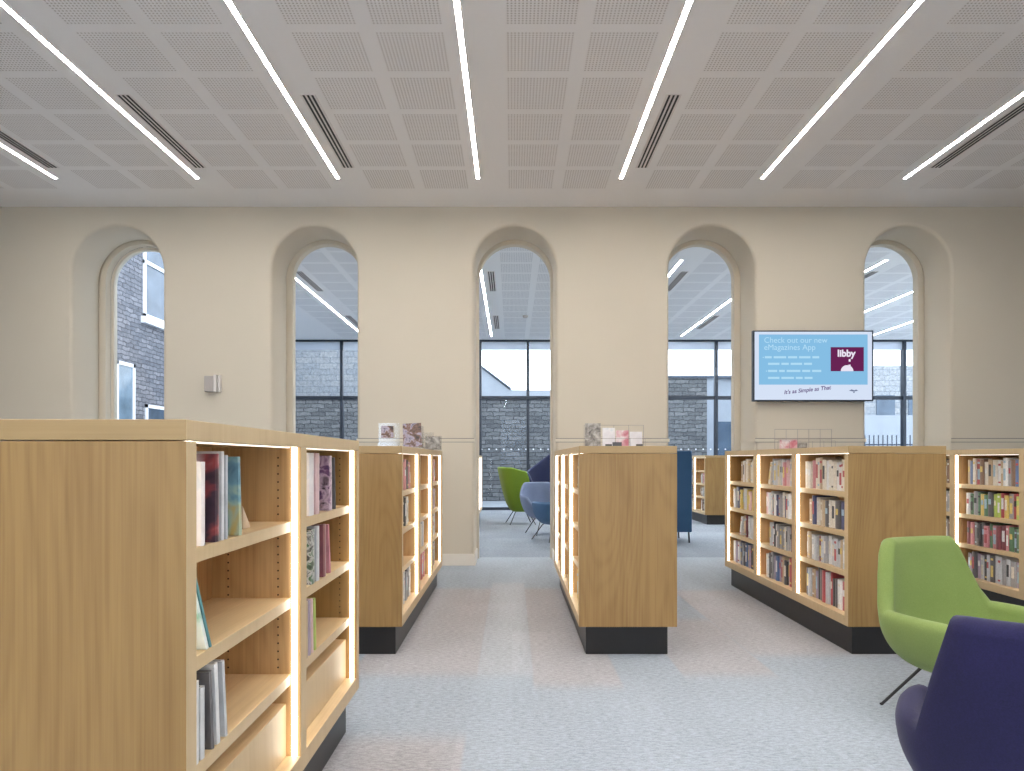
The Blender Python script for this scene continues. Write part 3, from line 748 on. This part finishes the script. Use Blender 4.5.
def chair(name, loc, rz, fab, P, label, cat='armchair', legs=None, s=1.0, cushion=True, group=None):
    e = empty(name, loc, rz, label, cat, group); e.scale = (s, s, s)
    bm = bmesh.new(); shell(bm, P); o = finish(bm, 'shell', fab, e, True)
    if cushion:
        bm = bmesh.new(); n = 40; prof = [(.0, .0), (.9, 0), (.985, .03), (1, .06), (.97, .09), (.88, .108), (.5, .118), (.0, .12)]
        zs = P.get('seat', .32); rr = []
        for (k, z) in prof[1:-1]:
            rg = []
            for i in range(n):
                ph = 2*PI*i/n; dx, dy_ = math.sin(ph), math.cos(ph); A = P['w']-P.get('th', .055)-.005; Bq = (P['db'] if dy_ > 0 else P['df'])-P.get('th', .055)+.005
                r = 1/((abs(dx)/A)**2.6+(abs(dy_)/Bq)**2.6)**(1/2.6); rg.append(bm.verts.new((dx*r*k*.96, dy_*r*k*.96, zs+z)))
            rr.append(rg)
        for j in range(len(rr)-1):
            for i in range(n): bm.faces.new((rr[j][i], rr[j][(i+1)%n], rr[j+1][(i+1)%n], rr[j+1][i]))
        bm.faces.new(rr[0]); bm.faces.new(rr[-1]); finish(bm, 'seat_cushion', fab, e, True)
    lr = legs or (.12, .25, .008)
    for sx in (-1, 1):
        for sy in (-1, 1):
            bm = bmesh.new(); a, b, r = lr
            tube(bm, [(sx*(a-.02), sy*(a-.02), P['zb']+.01), (sx*(a+.01), sy*(a+.01), P['zb']-.01), (sx*b, sy*b, .008), (sx*(b+.006), sy*(b+.006), 0)], [r, r, r*.9, r*1.3]); finish(bm, 'leg', 'chrome_black', e)
    return e
PG = dict(hb=.815, ha=.485, hf=.38, c0=46, c1=68, f0=116, f1=150, w=.385, db=.27, df=.35, flare=.04, narrow=.12, rake=.04, zb=.225, ex=2.8, seat=.27, th=.075)
chair('lounge_chair', (2.22, 3.35, 0), math.radians(17), 'fabric_green', PG, 'green upholstered tub armchair with flared back and thin black legs')
chair('lounge_chair', (1.515, 1.86, 0), math.radians(148), 'fabric_navy', dict(PG, c0=50, c1=63, w=.395, narrow=.03, ha=.5), 'dark navy tub armchair at bottom right corner, seen from behind')
# annex seats
PW = dict(hb=1.09, ha=1.02, hf=.42, c0=60, c1=90, f0=92, f1=125, w=.34, db=.30, df=.36, flare=.28, narrow=.0, rake=.06, zb=.24, ex=3.2, seat=.32)
chair('wing_chair', (.17, 13.55, 0), math.radians(100), 'fabric_lime', PW, 'lime green high wing chair through the middle arch')
PT = dict(hb=.84, ha=.62, hf=.42, c0=40, c1=80, f0=105, f1=140, w=.38, db=.32, df=.34, flare=.12, narrow=.1, rake=.06, zb=.26, ex=2.4, seat=.31)
chair('lounge_chair', (.56, 11.7, 0), math.radians(20), 'fabric_grayblue', PT, 'grey-blue lounge chair in front of the lime wing chair')
PO = dict(hb=.57, ha=.55, hf=.44, c0=60, c1=100, f0=115, f1=150, w=.33, db=.30, df=.30, flare=.06, narrow=0, rake=0, zb=.25, ex=2.6, seat=.31)
chair('tub_chair', (.66, 10.75, 0), math.radians(120), 'fabric_blue', PO, 'low blue tub chair beside the right jamb of middle arch')
PP = dict(hb=1.42, ha=.95, hf=.42, c0=25, c1=100, f0=105, f1=150, w=.68, db=.5, df=.45, flare=.05, narrow=.35, rake=.05, zb=.2, ex=2.1, seat=.32, th=.08)
chair('pod_chair', (.98, 14.9, 0), math.radians(-15), 'fabric_darknavy', PP, 'large rounded dark navy pod chair behind the lime wing chair')
# high-backed sofa, its end seen between the bookcases
e = empty('high_back_sofa', (2.0, 10.35, 0), 0, 'petrol blue high-backed sofa glimpsed right of the central bookcase', 'sofa')
B('back_panel', 'fabric_petrol', (-.73, .73, .0, .10, .165, 1.40), parent=e, bev=.015)
for s in (-1, 1): B('side_panel', 'fabric_petrol', tuple(sorted((s*.73, s*.66)))+(.10, .78, .165, 1.39), parent=e, bev=.015)
B('seat', 'fabric_petrol', (-.655, .655, .10, .74, .20, .44), parent=e, bev=.03)
for sx in (-1, 1):
    for y in (.05, .70):
        bm = bmesh.new(); tube(bm, [(sx*.69, y, .17), (sx*.70, y, 0)], .013); finish(bm, 'leg', 'chrome_black', e)

# ------------------------------------------------------------------ displays on the bookcase tops
TOP = BH
def wire_rack(x0, x1, y, h, label, pockets=4):
    e = empty('brochure_rack', ((x0+x1)/2, y, TOP), 0, label, 'display rack'); w = (x1-x0)/2
    bm = bmesh.new(); r = .0016
    for yy, z in ((.0, h), (.0, h*.5), (0, .004), (-.07, .004), (-.07, h*.42)): tube(bm, [(-w, yy, z), (w, yy, z)], r, 6)
    finish(bm, 'rail', 'wire_gray', e)
    for k in range(pockets+1):
        x = -w+2*w*k/pockets; bm = bmesh.new()
        tube(bm, [(x, 0, 0), (x, 0, h)], r, 6); tube(bm, [(x, 0, .004), (x, -.07, .004), (x, -.07, h*.42)], r, 6); finish(bm, 'divider_wire', 'wire_gray', e)
    return e
def leaflet(name, x, y, z, w, h, mat, label, tilt=-.12, roll=0, cat='magazine', group=None, th=.006):
    bm = bmesh.new(); box(bm, -w/2, w/2, 0, th, 0, h); o = finish(bm, name, mat); o.location = (x, y, z); o.rotation_euler = (tilt, roll, 0); tag(o, label, cat, group); return o
def stand(x, y, w, h, label):
    e = empty('acrylic_stand', (x, y, TOP), 0, label, 'display stand')
    B('back_sheet', 'acrylic', (-w/2, w/2, .012, .015, .0, h), parent=e); B('foot', 'acrylic', (-w/2, w/2, -.07, .012, 0, .003), parent=e); B('lip', 'acrylic', (-w/2, w/2, -.022, -.019, .003, .03), parent=e)
stand(-.865, 4.80, .15, .17, 'clear stand holding the small dark magazine, left bookcase top')
leaflet('magazine', -.875, 4.79, TOP+.065, .085, .085, 'art_photo', 'small dark magazine at left on top of left rear bookcase', 0.0)
stand(-.73, 5.045, .15, .16, 'clear stand holding the portrait magazine, left bookcase top')
leaflet('magazine', -.725, 4.985, TOP+.005, .135, .175, 'art_photo', 'magazine with portrait cover standing upright on left rear bookcase', -.10, -.05)
stand(-.685, 5.95, .14, .12, 'clear stand holding the squat magazine, left bookcase top')
leaflet('magazine', -.69, 5.93, TOP+.004, .125, .105, 'art_gray', 'squat grey-green magazine farthest right on left rear bookcase', 0)
leaflet('magazine', -.735, 6.165, TOP+.035, .085, .085, 'art_photo', 'tilted square magazine behind the squat one on left rear bookcase', 0, .7)
stand(-.775, 6.19, .13, .16, 'clear stand holding the tilted square magazine')
wire_rack(.56, 1.02, 5.3, .18, 'thin wire rack of magazines on top of the central bookcase')
leaflet('magazine', .625, 5.275, TOP+.008, .12, .185, 'art_gray', 'grey photo magazine at left of the central wire rack', -.0)
for i, (x, m, h, lab) in enumerate([(.745, 'art_pearl', .15, 'white leaflet second from left in the central wire rack'), (.85, 'art_pink', .13, 'pale pink leaflet third in the central wire rack'), (.955, 'art_pearl', .12, 'short white leaflet at right of the central wire rack')]):
    leaflet('magazine', x, 5.26, TOP+.008, .095, h, m, lab, 0)
for i, (x, w_, lab) in enumerate([(.735,.05,'small black pad at left in front of the central wire rack'), (.80,.07,'middle black pad in front of the central wire rack'), (.97,.05,'right black pad in front of the central wire rack')]):
    leaflet('notepad', x, 5.19, TOP+.001, w_, .03+.015*(i==1), 'cover_black', lab, -.1, cat='notepad', th=.012)
wire_rack(2.27, 2.76, 5.9, .175, 'thin wire rack on top of the three-bay bookcase under the screen', 5)
leaflet('magazine', 2.375, 5.865, TOP+.008, .15, .075, 'art_pink', 'pink and red leaflet lying low in the right wire rack', 0)
leaflet('magazine', 2.50, 5.885, TOP+.008, .09, .05, 'art_gray', 'short grey leaflet in the right wire rack', 0)

# ------------------------------------------------------------------ outside
struct(B('ground', 'paving', (-40, 45, AY1+.2, 70, -.3, -.06), (-40, -6.0, AY0-6, AY1+.2, -.3, -.06)))
def house_left():
    e = empty('stone_building', (-10, 14, 0), 0, 'grey rubble stone building with white windows seen through leftmost arch', 'building')
    B('wall', 'stone_grey', (-3, 0, 0, 13, -.1, 9.5), parent=e)
    B('roof', 'slate', (-3.2, .2, -.2, 13.2, 9.5, 9.8), parent=e)
    def win(y0, y1, z0, z1, mid=None, glassm='window_pane_blue', sill=True):
        f = B('window', 'sash_white', (0, .05, y0, y0+.09, z0, z1), (0, .05, y1-.09, y1, z0, z1), (0, .05, y0, y1, z1-.09, z1), (0, .05, y0, y1, z0, z0+.09), *([(0, .06, y0, y1, mid-.05, mid+.05)] if mid else []), parent=e)
        B('pane', glassm, (-.0, .02, y0+.09, y1-.09, z0+.09, z1-.09), parent=f)
        if sill: B('sill', 'sash_white', (0, .14, y0-.1, y1+.1, z0-.18, z0), parent=f)
    win(18.5-14, 19.9-14, 5.15, 7.6, 6.65)
    win(17.2-14, 18.05-14, .9, 3.78, None, 'window_pane_pale', False)
    win(18.6-14, 20-14, .9, 2.78)
house_left()
w = B('boundary_wall', 'stone_dark', (-9.9, 4.9, 22, 22.4, -.1, 3.2)); tag(w, 'dark rubble stone boundary wall outside the annex glazing', 'wall')
w = B('coping', 'slate', (-9.9, 4.9, 21.95, 22.45, 3.2, 3.27), parent=w)
e = empty('stone_outbuilding', (6, 22, 0), 0, 'dark stone outbuilding with pale side seen through the fourth arch', 'building')
B('wall', 'stone_dark', (-1.05, .28, 0, 2, -.1, 3.9), parent=e); B('pale_wall', 'render_pale', (.28, 3.3, .1, 2, -.1, 3.9), (.28, .5, 0.02, .1, -.1, 3.9), parent=e); B('coping', 'slate', (-1.1, 3.3, -.05, 2, 3.9, 3.97), parent=e)
B('window_band', 'window_pane_blue', (.55, 3.2, .06, .1, .9, 2.5), parent=e)
e = empty('pale_building', (-8.2, 28, 0), 0, 'pale stone building beyond the second arch from the left', 'building')
B('wall', 'stone_pale', (-3, 2.0, 0, 3, -.1, 8), parent=e); B('window', 'window_pane_blue', (-2.4, -1.3, -.04, 0, 3.2, 5.2), parent=e); B('roof', 'slate', (-3.2, 2.2, -.2, 3.2, 8, 8.3), parent=e)
e = empty('gabled_house', (-.1, 35, 0), 0, 'white gabled house with sloping roof beyond the middle arch', 'building')
bm = bmesh.new()
pts = [(-9, -.1), (4.0, -.1), (4.0, 4.8), (.0, 4.85), (-4.5, 8.3), (-9, 4.9)]
a = [bm.verts.new((p[0], 0, p[1])) for p in pts]; b = [bm.verts.new((p[0], 5, p[1])) for p in pts]
bm.faces.new(a); bm.faces.new(list(reversed(b)))
for k in range(len(pts)): j = (k+1) % len(pts); bm.faces.new((a[k], a[j], b[j], b[k]))
finish(bm, 'wall', 'render_pale', e)
bm = bmesh.new(); 
for (x0, z0, x1, z1) in ((0.05, 4.86, -4.5, 8.3), (-9.05, 4.86, -4.5, 8.3)):
    v = [bm.verts.new(p) for p in ((x0, -.1, z0), (x1, -.1, z1), (x1, -.1, z1+.09), (x0, -.1, z0+.09))]; v2 = [bm.verts.new((q.co.x, 5.1, q.co.z)) for q in v]
    bm.faces.new(v); bm.faces.new(v2)
    for k in range(4): bm.faces.new((v[k], v[(k+1)%4], v2[(k+1)%4], v2[k]))
finish(bm, 'roof', 'slate', e)
e = empty('pale_terrace', (18, 30, 0), 0, 'pale stone terrace beyond the arch beside the screen', 'building')
B('wall', 'stone_pale', (-4, 6, 0, 4, -.1, 5.4), parent=e)
for x in (-2.0, -.6, .8): B('window', 'window_pane_blue', (x, x+.8, -.04, 0, 2.9, 4.1), parent=e)
e = empty('iron_railing', (11.2, 20, -.06), 0, 'black iron railing outside, low in the arch beside the screen', 'railing')
B('rail', 'fence_dark', (-2.2, 3.0, -.02, .02, 1.75, 1.79), (-2.2, 3.0, -.02, .02, .3, .34), parent=e)
for k in range(40):
    x = -2.2+k*.133; B('bar', 'fence_dark', (x-.011, x+.011, -.011, .011, 0, 2.05), parent=e)
w = B('low_white_wall', 'render_pale', (8.3, 14.5, 23.5, 23.8, -.1, 2.8)); tag(w, 'low white rendered wall behind the iron railing', 'wall')

# ------------------------------------------------------------------ world, camera, view
wd = bpy.data.worlds.new('sky'); sc.world = wd; wd.use_nodes = True
nt = wd.node_tree; bg = nt.nodes['Background']
tc = nt.nodes.new('ShaderNodeTexCoord'); sp = nt.nodes.new('ShaderNodeSeparateXYZ'); nt.links.new(tc.outputs['Generated'], sp.inputs[0])
rp = nt.nodes.new('ShaderNodeValToRGB'); nt.links.new(sp.outputs[2], rp.inputs[0])
rp.color_ramp.elements[0].color = (.92,.96,1,1); rp.color_ramp.elements[1].color = (.84,.92,1,1)
nt.links.new(rp.outputs[0], bg.inputs[0]); bg.inputs[1].default_value = 3.2
cam = bpy.data.cameras.new('camera'); co = bpy.data.objects.new('camera', cam); C.objects.link(co)
co.location = (0, 0, CAMZ); co.rotation_euler = (PI/2, 0, 0)
cam.sensor_width = 36; cam.lens = F/1024*36; cam.shift_y = (HY-385.5)/1024; cam.clip_start = .02; cam.clip_end = 300
sc.camera = co
vs = sc.view_settings; vs.view_transform = 'Standard'; vs.look = 'None'; vs.gamma = 1; vs.use_curve_mapping = False; vs.exposure = .32
sc.cycles.use_denoising = True; sc.cycles.max_bounces = 8; sc.cycles.diffuse_bounces = 5; sc.cycles.transparent_max_bounces = 12
sc.cycles.sample_clamp_indirect = 6; sc.cycles.use_light_tree = True
print('BOOKS', COUNT[0])
